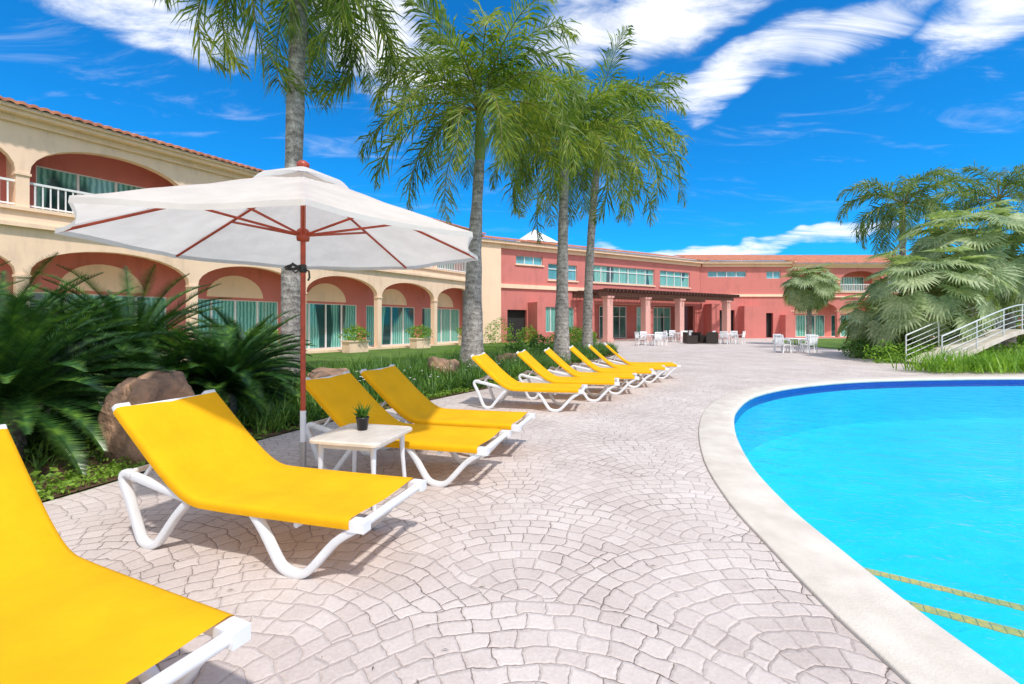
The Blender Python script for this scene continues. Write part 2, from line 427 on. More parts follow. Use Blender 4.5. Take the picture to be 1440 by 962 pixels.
def blade(b,base,az,L,w,lean,droop,mi=0,seg=3):
    d=Vector((math.cos(az),math.sin(az),0)); s_=Vector((-d.y,d.x,0)); p=Vector(base); e=lean; vs=[]
    for i in range(seg+1):
        ww=w*(1-(i/seg)**1.6)*.5+.0005
        vs+= [p-s_*ww,p+s_*ww]
        p=p+(d*math.cos(e)+Vector((0,0,math.sin(e))))*L/seg; e-=droop/seg
    b.add(vs,[(2*i,2*i+1,2*i+3,2*i+2) for i in range(seg)],mi,False)
for i in range(60): blade(b,(R_.uniform(-.02,.02),R_.uniform(-.02,.02),.09),R_.uniform(0,2*pi),R_.uniform(.08,.18),.024,R_.uniform(.7,1.5),R_.uniform(0,1.),1)
b.obj('potted_plant',[BLACK,STRAP],None,(-1.33,4.05,.556))

# ------------------------------------------------------------------ umbrella
um=empty('patio_umbrella',(-2.02,4.40,0),0)
b=B(); zp,ze,UR=2.98,2.26,1.80
cor=[rad(25+45*i) for i in range(8)]
NT_,NR=6,8
for i in range(8):
    a0,a1=cor[i],cor[i]+rad(45); vs=[]
    for r in range(NR+1):
        q=.03+.97*r/NR
        for k in range(NT_+1):
            f=k/NT_; px=(math.cos(a0)*(1-f)+math.cos(a1)*f)*UR*q; py=(math.sin(a0)*(1-f)+math.sin(a1)*f)*UR*q
            sag=math.sin(pi*f)*.04*q
            z=zp+(ze-zp)*(q**.93)+(-sag*.9 if r<NR else -sag*.4)
            ins=1-.045*math.sin(pi*f)*(q**3)
            vs.append((px*ins,py*ins,z+.005*math.sin(i*3+r*2.+k*1.7)))
    for k in range(NT_+1):
        v=vs[NR*(NT_+1)+k]; vs.append((v[0]*1.003,v[1]*1.003,v[2]-.04))
    w=NT_+1
    b.add(vs,[(r*w+k,r*w+k+1,(r+1)*w+k+1,(r+1)*w+k) for r in range(NR+1) for k in range(NT_)],0,False)
    vs=[]
    for r in range(4):
        q=r/3*.42+.01
        for k in range(5):
            f=k/4; px=(math.cos(a0)*(1-f)+math.cos(a1)*f)*q; py=(math.sin(a0)*(1-f)+math.sin(a1)*f)*q
            vs.append((px,py,zp+.045-.42*q+.012*math.sin(pi*f)*r/3))
    b.add(vs,[(r*5+k,r*5+k+1,(r+1)*5+k+1,(r+1)*5+k) for r in range(3) for k in range(4)],0,False)
b.obj('canopy',[CANVAS],um)
b=B()
for a in cor:
    c,s_=math.cos(a),math.sin(a)
    b.tube([(c*.04,s_*.04,zp-.05),(c*.6,s_*.6,zp+(ze-zp)*(.6/UR)**.93-.03),(c*UR*.985,s_*UR*.985,ze-.018)],.0125,8)
    q=.52
    b.tube([(c*.05,s_*.05,2.36),(c*UR*q,s_*UR*q,zp+(ze-zp)*q**.93-.035)],.012,8)
b.tube([(0,0,.62),(0,0,2.93)],.024,16)
b.lathe([(.0,2.30),(.055,2.30),(.06,2.33),(.06,2.39),(.045,2.41),(.024,2.42)],n=16)
b.lathe([(.0,2.84),(.05,2.84),(.055,2.90),(.03,2.93)],n=16)
b.lathe([(.05,3.00),(.058,3.02),(.058,3.045),(.035,3.065),(.02,3.075),(.0,3.08)],n=16)
b.obj('frame',[REDWOOD],um)
b=B()
b.tube([(0,0,.0),(0,0,.36)],.03,16); b.tube([(0,0,.30),(0,0,.66)],.0275,16,1)
b.lathe([(.0,.0),(.27,.0),(.27,.03),(.22,.05),(.06,.06),(.05,.12),(.03,.12)],n=28,mi=0)
b.obj('pole_base',[METAL,PLASTIC],um)
b=B()
for q in range(6):
    a=q*1.05; c,s_=math.cos(a)*.055,math.sin(a)*.02
    b.tube([(-.02,-.03,2.02+.008*q),(-.07+c*.4,-.05,1.985+s_+.012*q),(-.13+c*.5,-.055,2.03+s_),(-.08,-.045,2.06+.004*q),(-.02,-.03,2.04)],.008,6)
b.tube([(.03,-.02,2.02),(.075,-.04,2.0),(.085,-.05,1.94),(.07,-.05,1.91)],.009,6)
b.lathe([(.026,1.99),(.033,2.0),(.033,2.06),(.026,2.07)],n=14)
b.obj('tie_cord',[BLACK],um)

# ------------------------------------------------------------------ plants
def frond(b,base,az,el,L,droop,nl,ll,lw,mi=0,plume=.25,hang=.5,rr=.018,rmi=None,tstart=.12,ang=(.9,.45),seg=10,twist=0,stiff=False):
    p=Vector(base); hd=Vector((math.cos(az),math.sin(az),0)); side0=Vector((-hd.y,hd.x,0)); pts=[];tans=[]
    for i in range(seg+1):
        f=i/seg; e=el-droop*f**1.25
        tv=hd*math.cos(e)+Vector((0,0,math.sin(e))); pts.append(p.copy()); tans.append(tv)
        p=p+tv*L/seg; hd=(hd+side0*twist/seg).normalized()
    b.tube(pts,[rr*(1-.85*i/seg) for i in range(seg+1)],4,mi if rmi is None else rmi,cap=False)
    for j in range(nl):
        f=tstart+(1-tstart)*(j+.5)/nl; x=f*seg; i=min(int(x),seg-1); g=x-i
        q=pts[i].lerp(pts[i+1],g); tv=tans[i].lerp(tans[i+1],g).normalized()
        side=tv.cross(Vector((0,0,1)))
        if side.length<.05: side=side0.copy()
        side.normalize(); nrm=side.cross(tv)
        pr=min(1,(f-tstart)*5+.35)*min(1,(1.03-f)*3.2+.12)
        for sg in(-1,1):
            l=ll*pr*R_.uniform(.85,1.12); a=ang[0]+(ang[1]-ang[0])*f
            if stiff:
                d=(side*sg*math.sin(a)+tv*math.cos(a)+nrm*(.38+R_.gauss(0,plume))).normalized()
                wd=tv*lw*.5; b.add([q-wd,q+wd,q+d*l],[(0,1,2)],mi); continue
            d=(side*sg*math.sin(a)+tv*math.cos(a)+nrm*R_.gauss(.05,plume)).normalized()
            wd=(tv*.8+nrm*R_.uniform(-.6,.6)).normalized()*lw*.5
            m1=q+d*l*.5; d2=(d+Vector((0,0,-hang*R_.uniform(.6,1.5)))).normalized(); m2=m1+d2*l*.5
            b.add([q-wd*.6,q+wd*.6,m1+wd,m1-wd,m2],[(0,1,2,3),(3,2,4)],mi)
def palm(loc,H,L,r0,r1,nf,name='palm_tree',mat=PALM,lean=(0,0),shaft=1.0,ll=.62,nl=46,drmin=1.2,drmax=2.5,elmax=1.35,seed=1,lw=.05):
    global R_; R_=random.Random(seed)
    par=empty(name,(loc[0],loc[1],0))
    b=B(); pts=[];rs=[]
    for i in range(15):
        f=i/14; pts.append((lean[0]*f*f,lean[1]*f*f,(H-shaft)*f)); rs.append(r1+(r0-r1)*(1-f)**1.5+ (.12*r0*math.exp(-(f*14)**2*.3))+.012*math.sin(i*2.1))
    b.tube(pts,rs,16); b.obj('trunk',[TRUNK],par)
    b=B(); top=Vector(pts[-1]); b.tube([top-Vector((0,0,.05)),top+Vector((0,0,.15)),top+Vector((0,0,shaft*.7)),top+Vector((0,0,shaft))],[r1*1.05,r1*1.15,r1*.8,r1*.45],14); b.obj('crownshaft',[CROWNSH],par)
    b=B(); c=top+Vector((0,0,shaft*.85))
    for i in range(nf):
        f=(i+.5)/nf; el=elmax-1.75*f+R_.uniform(-.12,.12); az=i*2.399+R_.uniform(-.25,.25)
        dr=drmin+(drmax-drmin)*R_.random()*(1-.3*f)
        frond(b,c+Vector((math.cos(az)*.08,math.sin(az)*.08,R_.uniform(-.1,.1))),az,el,L*R_.uniform(.85,1.1),dr,nl,ll,lw,0,.38,.8,.028,1,twist=R_.uniform(-.4,.4))
    b.tube([c,c+Vector((.03,0,L*.25)),c+Vector((.10,.02,L*.42))],[.04,.03,.004],6,1)
    b.obj('fronds',[mat,FANS],par)
palm((-5.1,10.5),9.9,3.7,.23,.18,30,seed=3,shaft=.8,lean=(.2,0),ll=.95,nl=66,drmin=1.8,drmax=3.0,elmax=1.1)
palm((-1.14,13),7.9,4.0,.36,.14,32,seed=11,lean=(.22,0),shaft=1.7,ll=.95,nl=74,drmin=1.3,drmax=2.6)
palm((1.86,17),8.5,4.1,.30,.16,28,seed=21,lean=(.1,0),shaft=1.2,ll=1.0,nl=66,drmin=1.4,drmax=2.7,lw=.055)
palm((3.64,22),10.2,5.4,.25,.17,32,seed=35,lean=(.45,0),shaft=1.3,ll=1.2,nl=66,drmin=1.3,drmax=2.6,lw=.065)
palm((20.6,24),8.0,3.5,.22,.13,26,seed=41,shaft=1.0,ll=.85,nl=50,mat=PALMD,drmin=1.6,drmax=2.7,elmax=1.2,lw=.06)
palm((27.8,26),8.8,3.8,.22,.13,24,seed=51,shaft=1.0,ll=.9,nl=46,mat=PALMD,drmin=1.3,drmax=2.4,lw=.06)

def fanpalm(loc,H,Lp,Rf,nl,seed,r=.14,name='fan_palm_tree'):
    global R_; R_=random.Random(seed)
    par=empty(name,(loc[0],loc[1],0)); b=B()
    b.tube([(0,0,0),(0,0,H*.5),(0,0,H)],[r*1.3,r,r*1.2],12); b.obj('trunk',[TRUNK],par)
    b=B()
    for i in range(nl):
        f=(i+.5)/nl; el=1.4-2.2*f+R_.uniform(-.12,.12); az=i*2.399+R_.uniform(-.2,.2)
        hd=Vector((math.cos(az),math.sin(az),0)); L=Lp*R_.uniform(.7,1.15)
        p0=Vector((0,0,H)); t0=hd*math.cos(el)+Vector((0,0,math.sin(el)))
        p1=p0+t0*L*.55; e2=el-.35; t1=hd*math.cos(e2)+Vector((0,0,math.sin(e2))); p2=p1+t1*L*.45
        b.tube([p0,p1,p2],[.022,.015,.012],4,1,cap=False)
        tv=t1; side=Vector((-hd.y,hd.x,0)); nrm=side.cross(tv)
        if nrm.z<0: nrm=-nrm
        # blade hangs steeper than its petiole, so it faces outwards
        hg=rad(R_.uniform(35,65)); tv,nrm=(tv*math.cos(hg)-nrm*math.sin(hg)),(nrm*math.cos(hg)+tv*math.sin(hg))
        ns=32
        for k in range(ns):
            q=-2.0+4.0*(k+.5)/ns; d=(tv*math.cos(q)+side*math.sin(q)+nrm*.08).normalized()
            l=Rf*(1-.22*abs(q)/2.)*R_.uniform(.90,1.06); w=(side*math.cos(q)-tv*math.sin(q)+nrm*(.4 if k%2 else -.4)).normalized()
            m1=p2+d*l*.62; hw=w*(l*.62*4./ns*.52)
            d2=(d+Vector((0,0,-R_.uniform(.1,.8)))).normalized(); m2=m1+d2*l*.38
            b.add([p2,m1-hw,m1+hw,m2],[(0,1,2),(1,3,2)],0)
    b.obj('fan_leaves',[FAN,FANS],par)
fanpalm((20.9,32),4.2,1.3,1.2,40,61)
fanpalm((16.6,18.4),2.6,1.8,1.15,46,62,.2)
fanpalm((19.2,19.2),4.5,1.9,1.2,50,63,.2)
fanpalm((16.4,20.3),1.6,1.3,1.0,28,64)
fanpalm((21.6,19.8),3.9,1.8,1.2,42,66,.2)
def cycad(loc,L,nf,seed,h=.5,elm=1.35):
    global R_; R_=random.Random(seed)
    par=empty('cycad_plant',(loc[0],loc[1],0)); b=B()
    b.tube([(0,0,0),(0,0,h*.6),(0,0,h)],[.2,.19,.13],12); b.obj('stem',[TRUNK],par); b=B()
    for i in range(nf):
        f=(i+.5)/nf; az=i*2.399+R_.uniform(-.2,.2); el=elm-1.5*f+R_.uniform(-.1,.1)
        frond(b,(math.cos(az)*.06,math.sin(az)*.06,h),az,el,L*R_.uniform(.85,1.1),R_.uniform(.7,1.25),92,.185,.017,0,.05,0,.012,None,.08,(1.15,.75),8,stiff=True)
    b.obj('fronds',[CYC],par)
cycad((-5.5,4.9),1.6,90,71,.6)
cycad((-6.7,5.9),1.7,84,72,.85)
cycad((-6.1,7.3),1.75,84,73,.9)
cycad((-4.45,7.0),1.3,96,74,.5)
cycad((-7.6,7.6),1.6,64,75,.95)
cycad((-5.2,8.8),1.4,64,76,.6)
cycad((-6.9,4.3),1.6,68,77,.7)
cycad((-9.2,7.0),1.7,54,78,1.)
cycad((-5.1,6.5),1.1,64,79,.45)

R_=random.Random(99)
def edge_pt(y):
    for i in range(len(ed)-1):
        if ed[i].y<=y<=ed[i+1].y:
            f=(y-ed[i].y)/max(1e-6,ed[i+1].y-ed[i].y); return ed[i].x+(ed[i+1].x-ed[i].x)*f
    return 6
b=B()
for i in range(1450):
    y=R_.uniform(4.2,26) if i<850 else R_.uniform(6.5,15); off_=R_.uniform(.15,2.8)
    if i>1100: off_=R_.uniform(1.8,4.2)
    if y<6.3 and R_.random()<.45: continue
    cx_=edge_pt(y)-off_; h=R_.uniform(.28,.55) if y<9.5 else R_.uniform(.3,.75)
    if i>1100: h*=1.15
    if y<6: off_+=.5; cx_-=.5; h*=.9
    for k in range(R_.randint(14,24)):
        blade(b,(cx_+R_.gauss(0,.06),y+R_.gauss(0,.06),.01),R_.uniform(0,2*pi),h*R_.uniform(.7,1.25),.020,R_.uniform(.8,1.5),R_.uniform(.5,1.7))
b.obj('strappy_border_plants',[STRAP])
b=B()
def leaf(b,p,s,mi=0):
    a=Vector((R_.gauss(0,1),R_.gauss(0,1),R_.gauss(0,.6))).normalized(); c=a.cross(Vector((R_.gauss(0,1),R_.gauss(0,1),R_.gauss(0,1)))).normalized()
    p=Vector(p); b.add([p,p+a*s*.5+c*s*.28,p+a*s,p+a*s*.5-c*s*.28],[(0,1,2,3)],mi)
for i in range(11000):
    y=R_.uniform(2.6,14); o_=abs(R_.gauss(0,.45))+.02
    if noise.noise(Vector((y*1.5,o_*2,0)))<-.08: continue
    leaf(b,(edge_pt(y)-o_,y,R_.uniform(.015,.10)),R_.uniform(.03,.07))
for i in range(11000):
    y=R_.uniform(4,24); o_=R_.uniform(0.3,4)
    if noise.noise(Vector((y*.8,o_,5)))<-.05: continue
    leaf(b,(edge_pt(y)-o_,y,R_.uniform(.02,.16)),R_.uniform(.05,.11))
b.obj('low_groundcover',[LOW])
b=B()
FLOW=pbr('white_petals',(.8,.8,.78),.6,.05)
for i in range(60):
    y=R_.uniform(5.5,14); p=Vector((edge_pt(y)-R_.uniform(.3,2),y,R_.uniform(.35,.55)))
    for k in range(5):
        a=k*1.257; b.add([p,p+Vector((math.cos(a)*.02,math.sin(a)*.02,.01)),p+Vector((math.cos(a+.5)*.035,math.sin(a+.5)*.035,0)),p+Vector((math.cos(a+1)*.02,math.sin(a+1)*.02,.01))],[(0,1,2,3)])
b.obj('white_flowers',[FLOW])
def shrub(b,c,rx,ry,rz,n,s,mi=0):
    for i in range(n):
        while True:
            d=Vector((R_.uniform(-1,1),R_.uniform(-1,1),R_.uniform(-1,1)))
            if d.length<1: break
        rr_=d.length; d=d.normalized()*(rr_**.4)*(1+.5*noise.noise(d*2.2+Vector(c)))
        leaf(b,(c[0]+d.x*rx,c[1]+d.y*ry,max(.02,c[2]+d.z*rz)),s*R_.uniform(.6,1.3),mi)
def obj_shrub(name,c,r,n,s,mat=HEDGE):
    b=B(); shrub(b,c,*r,n,s); b.obj(name,[mat])
for (x,y,r) in ((.2,17.5,.5),(1.3,20.5,.6),(2.9,24.5,.8),(4.0,27,.8),(-.9,33.2,1.1),(4.9,30,.7),(4.4,33,.8),(1.2,35.2,.8)):
    obj_shrub('shrub',(x,y,r*.7),(r,r,r*.9),900,.13,HEDGE if r>.6 else STRAP)
# lawn blades over the visible lawn by the left wing
b=B()
for i in range(15000):
    y=R_.uniform(11,30); x=edge_pt(y)-2.4-R_.uniform(0,7)
    blade(b,(x,y,0),R_.uniform(0,2*pi),R_.uniform(.05,.11),.014,R_.uniform(.9,1.5),.5,0,2)
b.obj('lawn_grass_blades',[HEDGE])
b=B()
for i in range(26):
    x=12.7+i*.42; 
    for k in range(100):
        blade(b,(x+R_.gauss(0,.25),13.9+R_.gauss(0,.35)+(.02*i),.05),R_.uniform(0,2*pi),R_.uniform(.5,.95),.032,R_.uniform(.8,1.5),R_.uniform(.3,1.4))
b.obj('grass_hedge',[HEDGE])
b=B()
for i in range(9): shrub(b,(15.0+i*.55,19.6+R_.uniform(-.3,.3),.4),.6,.7,.45,700,.12)
b.obj('hedge',[STRAP])
b=B()
for i in range(16): shrub(b,(14.2+i*.7,17.2+R_.uniform(-.3,.3),.3),.6,.6,.45,450,.12)
b.obj('hedge',[HEDGE])
b=B()
for i in range(16): shrub(b,(34+i*2.4,30+R_.uniform(-2,2),2.+R_.uniform(0,1.2)),2.2,2,2.3,900,.34)
b.obj('background_trees',[PALMD])

def boulder(loc,sx,sy,sz,seed):
    import bmesh
    bm=bmesh.new(); bmesh.ops.create_icosphere(bm,subdivisions=5,radius=1)
    for v in bm.verts:
        p=v.co.normalized(); q=p*1.1+Vector((seed*7.3,0,0))
        f=1+.28*noise.noise(q)+.12*noise.noise(q*2.6)+.045*noise.noise(q*6)+.02*noise.noise(q*14)
        p=Vector((max(-.78,min(.78,p.x)),max(-.8,min(.8,p.y)),max(-.8,min(.74,p.z))))*1.2
        v.co=Vector((p.x*f*sx,p.y*f*sy,p.z*f*sz))
    me=bpy.data.meshes.new('boulder'); bm.to_mesh(me); bm.free(); me.materials.append(BOULDER)
    me.polygons.foreach_set('use_smooth',[True]*len(me.polygons))
    place(me,'boulder',None,loc,seed)
boulder((-4.02,5.15,.42),.38,.38,.56,1)
boulder((-3.75,9.2,.25),.45,.4,.34,2)
boulder((-1.75,11.6,.25),.36,.36,.40,3)
boulder((-4.6,5.8,.2),.35,.3,.3,4)
boulder((-.2,14.6,.2),.35,.3,.36,5)

# ------------------------------------------------------------------ hotel
hotel=empty('hotel_building')
MATS=[CREAM,PINK,WHITE,GLASS,DARK,TERRA,GLASS2,GLASSB]
def frame(P,D):
    D=Vector((D[0],D[1],0)).normalized(); Nn=Vector((D.y,-D.x,0))
    return Matrix(((D.x,Nn.x,0,P[0]),(D.y,Nn.y,0,P[1]),(0,0,1,0),(0,0,0,1)))
def arch(s0,s1,z0,zs,zt,n=16):
    c=(s0+s1)/2; a=(s1-s0)/2
    o=[(s0,z0),(s1,z0)]
    for i in range(n+1):
        q=pi*i/n; o.append((c+a*math.cos(q),zs+(zt-zs)*math.sin(q)**.9))
    return o
def panel(b,M,s0,s1,z0,z1,holes,n0,n1,mi):
    loops=[[(s0,z0),(s1,z0),(s1,z1),(s0,z1)]]+holes
    flat=[p for l in loops for p in l]
    tr_=tessellate_polygon([[Vector((p[0],p[1],0)) for p in l] for l in loops]); n=len(flat)
    vs=[(p[0],n0,p[1]) for p in flat]+[(p[0],n1,p[1]) for p in flat]
    fs=[tuple(f) for f in tr_]+[tuple(i+n for i in f) for f in tr_]
    o=0
    for li,l in enumerate(loops):
        if li>0:
            for i in range(len(l)):
                j=(i+1)%len(l); fs.append((o+i,o+j,n+o+j,n+o+i))
        o+=len(l)
    b.add(vs,fs,mi,False,M)
def rect(s0,s1,z0,z1): return [(s0,z0),(s1,z0),(s1,z1),(s0,z1)]
def window(b,M,s0,s1,z0,z1,n,np_,g=3,fw=.07,mid=False):
    b.box((s0,n-.05,z0),(s1,n-.03,z1),g,M)
    for i in range(np_+1):
        s=s0+(s1-s0)*i/np_; b.box((s-fw/2,n-.028,z0),(s+fw/2,n+.035,z1),2,M)
    for z in ([z0,z1]+([z0+(z1-z0)*.68] if mid else [])): b.box((s0-fw/2,n-.027,z-fw/2),(s1+fw/2,n+.03,z+fw/2),2,M)
def tileroof(b,M,s0,s1,nf,nb,z0,z1):
    P=.26; ns=int((s1-s0)/P*6); vs=[]; fs=[]
    for i in range(ns+1):
        s=s0+(s1-s0)*i/ns; h=.065*abs(math.sin(pi*(s/P)))
        vs+= [(s,nf,z0+h-.09),(s,nf,z0+h),(s,nb,z1+h)]
    for i in range(ns): 
        fs+= [(3*i,3*i+3,3*i+4,3*i+1),(3*i+1,3*i+4,3*i+5,3*i+2)]
    b.add(vs,fs,5,False,M)
def wing(M,s0,nb,bay=4.8,E=8.2,name='wing',z=1.0,face=0):
    b=B(); w=B(); rl=B(); rf=B()
    for i in range(nb):
        a=s0+i*bay
        g=arch(a+.15,a+bay-.15,.12*z,3.05*z,4.05*z); u=arch(a+.15,a+bay-.15,5.2*z,6.25*z,7.50*z)
        panel(b,M,a,a+bay,0,E,[g,u],0,-.32,face)
        for zz,hh in((2.98,.08),(6.2,.08)): 
            b.box((a-.19,-.3,zz*z),(a+.19,.04,(zz+hh)*z),0,M)
        panel(b,M,a,a+bay,.0,4.3*z,[rect(a+.35,a+bay-.35,.12,2.6*z)],-1.6,-1.75,1)
        panel(b,M,a,a+bay,5.1*z,E,[rect(a+.6,a+bay-.9,5.2*z,7.0*z)],-1.6,-1.75,1)
        b.box((a-.1,-1.6,5.1*z),(a+.1,-.32,E-.1),0,M)
        c=a+bay/2; N_=16; R1,R2=1.25,1.02*z
        pts=[(c+R1*math.cos(pi*k/N_),2.72*z+R2*math.sin(pi*k/N_)) for k in range(N_+1)]
        vs=[(p[0],-1.54,p[1]) for p in pts]+[(p[0],-1.6,p[1]) for p in pts]; n=N_+1
        b.add(vs,[tuple(range(n))]+[(k,(k+1)%n,n+(k+1)%n,n+k) for k in range(n)],0,False,M)
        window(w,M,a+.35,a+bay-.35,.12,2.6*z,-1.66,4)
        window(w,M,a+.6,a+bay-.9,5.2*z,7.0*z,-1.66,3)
        for k in range(24):
            s=a+.3+(bay-.6)*k/23; rl.box((s-.018,-.18,5.24*z),(s+.018,-.145,5.98*z),2,M)
        rl.box((a+.15,-.20,5.98*z),(a+bay-.15,-.125,6.05*z),2,M); rl.box((a+.15,-.19,5.26*z),(a+bay-.15,-.135,5.31*z),2,M)
    s1=s0+nb*bay
    b.box((s0,-1.6,4.3*z),(s1,-.321,5.1*z),0,M)
    b.box((s0,.002,4.55*z),(s1,.16,4.68*z),0,M); b.box((s0,.002,5.08*z),(s1,.10,5.19*z),0,M)
    b.box((s0,-1.6,0),(s1,-.321,.11),0,M)
    b.box((s0-.2,-1.9,E+.002),(s1,.40,E+.12),0,M); b.box((s0-.1,.002,E-.20),(s1,.12,E),0,M)
    b.box((s0-.2,-1.9,E+.122),(s1,.52,E+.22),0,M)
    b.box((s0,-9,0),(s0+.2,-1.76,E),0,M); b.box((s1-.2,-9,0),(s1,-1.76,E),0,M)
    b.obj(name+'_walls',MATS,hotel); w.obj(name+'_windows',MATS,hotel); rl.obj(name+'_balustrade',MATS,hotel)
    tileroof(rf,M,s0-.3,s1+.1,.62,-6,E+.27,E+2.0); rf.obj(name+'_roof',MATS,hotel)
ML=frame((-15.77,14.0),(.54,.84))
wing(ML,-9.1,7,name='left_wing',E=8.0)
P1=(-2.1,34.9); P2=(19.6,47.4)
MM=frame(P1,(P2[0]-P1[0],P2[1]-P1[1])); Lm=(Vector(P2)-Vector(P1)).length; E2=7.7
b=B(); w=B(); rf=B()
b.box((-.6,-3,0),(1.3,.25,E2),0,MM)
hs=[rect(2.8,5.35,6.3,6.95),rect(5.9,8.9,5.2,6.5),rect(10.6,18.3,5.2,6.7),rect(19.1,23.4,5.2,6.7),rect(5.0,8.6,.8,2.9),rect(10.2,17.6,.05,3.3),rect(18.2,24.3,.05,3.3),rect(2.0,3.8,.05,2.6)]
panel(b,MM,1.3,Lm-.01,0,E2,hs,0,-.3,1)
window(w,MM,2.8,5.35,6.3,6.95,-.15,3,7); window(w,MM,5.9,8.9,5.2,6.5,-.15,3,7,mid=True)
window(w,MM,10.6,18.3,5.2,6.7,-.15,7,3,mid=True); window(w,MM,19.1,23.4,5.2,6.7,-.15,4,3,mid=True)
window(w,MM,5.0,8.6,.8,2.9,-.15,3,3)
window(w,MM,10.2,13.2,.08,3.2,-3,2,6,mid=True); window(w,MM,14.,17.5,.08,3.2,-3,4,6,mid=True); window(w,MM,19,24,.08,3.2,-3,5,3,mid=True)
b.box((1.3,-3.3,0),(Lm,-3.06,3.6),1,MM); b.box((1.3,-3.3,3.4),(Lm,-.31,3.6),0,MM)
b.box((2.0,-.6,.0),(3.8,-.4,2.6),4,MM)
for (s0,s1,z) in ((2.7,5.45,6.22),(5.8,9.0,5.1),(10.5,18.4,5.1),(19.0,23.5,5.1)): b.box((s0,.002,z-.05),(s1,.10,z+.06),0,MM)
b.box((1.3,.002,4.3),(10,.14,4.62),0,MM); b.box((1.3,.002,E2-.3),(Lm-.05,.12,E2),0,MM)
b.box((3.9,.002,0),(4.7,1.4,3.2),1,MM); b.box((8.9,.002,0),(9.7,1.4,3.4),1,MM)
b.box((-.8,-2,E2+.002),(Lm+.2,.5,E2+.25),0,MM)
tileroof(rf,MM,-1,Lm+.6,.62,-6.5,E2+.31,E2+1.9)
MR=frame(P2,(1,0))
hs=[rect(.8,4.8,6.35,6.95),rect(6.9,8.4,6.2,6.95),rect(1.4,3.6,.05,2.9),rect(6.6,7.6,.05,2.6)]
panel(b,MR,.01,9.6,0,E2,hs,0,-.3,1)
window(w,MR,.8,4.8,6.35,6.95,-.15,4,7); window(w,MR,6.9,8.4,6.2,6.95,-.15,2,7)
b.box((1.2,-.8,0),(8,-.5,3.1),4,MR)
b.box((0.2,.002,E2-.3),(9.6,.12,E2),0,MR); b.box((.2,.002,4.3),(9.6,.12,4.55),0,MR)
b.box((.4,.003,0),(1.2,1.8,3.5),1,MR); b.box((4.0,.003,0),(6.2,1.2,3.3),1,MR); b.box((8.3,.003,0),(9.3,1.0,2.4),1,MR)
b.box((0,-2,E2+.003),(9.7,.5,E2+.252),0,MR)
tileroof(rf,MR,-.6,9.6,.63,-6.5,E2+.32,E2+1.9)
for M_,l_ in((MM,Lm),(MR,9.6)):
    b.box((0,-9,0),(l_,-3.4,E2),1,M_)
b.obj('centre_walls',MATS,hotel); w.obj('centre_windows',MATS,hotel); rf.obj('centre_roof',MATS,hotel)
wing(frame((P2[0]+9.6,P2[1]),(1,0)),0.02,9,E=7.5,name='right_wing',z=.93,face=1)
b=B(); b.box((-1.6,-1.6,0),(1.6,1.6,.25)); b.add([(-1.8,-1.8,.25),(1.8,-1.8,.25),(1.8,1.8,.25),(-1.8,1.8,.25),(0,0,1.7)],[(0,1,4),(1,2,4),(2,3,4),(3,0,4)])
b.box((-1.5,-1.5,-3),(1.5,1.5,0))
b.obj('roof_skylight',[WHITE],hotel,(2.2,45,9.1),.5)
pg=empty('pergola'); b=B(); c=B()
for s in (9.2,13.4,17.6,24.2):
    c.box((s-.28,3.3,0),(s+.28,3.86,3.55),0,MM); c.box((s-.36,3.22,3.55),(s+.36,3.94,3.7),0,MM); c.box((s-.34,3.24,0),(s+.34,3.92,.3),0,MM)
c.obj('columns',[pbr('pergola_pink',(.78,.42,.36),.85,.05)],pg)
b.box((8.2,3.45,3.7),(25.2,3.70,4.0),0,MM); b.box((8.2,.3,3.7),(25.2,.5,4.0),0,MM)
for i in range(42):
    s=8.4+i*.4; b.box((s,.0,4.0),(s+.09,4.5,4.22),0,MM)
for n_ in (1.0,1.8,2.6,4.2): b.box((8.2,n_,4.221),(25.2,n_+.06,4.27),0,MM)
b.obj('beams',[DARKWOOD],pg)

for s in (3.5,7.6,12.4,17.2,21.8):
    par=empty('planter_box'); b=B()
    M=ML@Matrix.Translation((s,1.0,0))
    b.box((-.6,-.3,0),(.6,.3,.55),0,M); b.box((-.65,-.35,.55),(.65,.35,.62),0,M); b.obj('box',[CREAM],par)
    b=B(); q=M@Vector((0,0,.95)); shrub(b,q,.7,.5,.42,700,.13); b.obj('plant',[HEDGE],par)
def chair_mesh():
    b=B()
    for sx in(-1,1):
        b.bar([(-.26,0),(-.22,.42),(-.30,.9)],.02,.02,sx*.25); b.bar([(.24,0),(.22,.42),(.22,.64)],.02,.02,sx*.25)
        b.bar([(-.27,.66),(.0,.67),(.25,.64)],.015,.03,sx*.26)
    b.box((-.25,-.25,.41),(.25,.25,.44))
    for k in range(5): b.bar([(-.235,.5),(-.285,.88)],.01,.028,-.18+.09*k)
    b.bar([(-.285,.86),(-.30,.93)],.018,.27,0)
    return b.mesh('patio_chair',[PLASTIC])
CM=chair_mesh()
b=B(); b.lathe([(.0,.70),(.5,.70),(.52,.72),(.5,.745),(.0,.75)],n=28)
for k in range(4):
    a=pi/4+k*pi/2; b.tube([(math.cos(a)*.3,math.sin(a)*.3,.7),(math.cos(a)*.4,math.sin(a)*.4,0)],.022,8)
TM=b.mesh('patio_table',[PLASTIC])
for (x,y,r) in ((14.6,23.5,.3),(16.2,34,.8),(9.6,31.5,.2),(13.5,37,.1)):
    place(TM,'patio_table',None,(x,y,.005))
    for k in range(4):
        a=r+k*pi/2; place(CM,'patio_chair',None,(x+math.cos(a)*.78,y+math.sin(a)*.78,.005),a+pi)
b=B()
b.box((-.4,-.4,.05),(.4,.4,.38)); b.box((-.4,-.4,.38),(-.25,.4,.85)); b.box((-.25,-.4,.38),(.4,-.28,.62)); b.box((-.25,.28,.38),(.4,.4,.62))
WM=b.mesh('wicker_armchair',[WICKER])
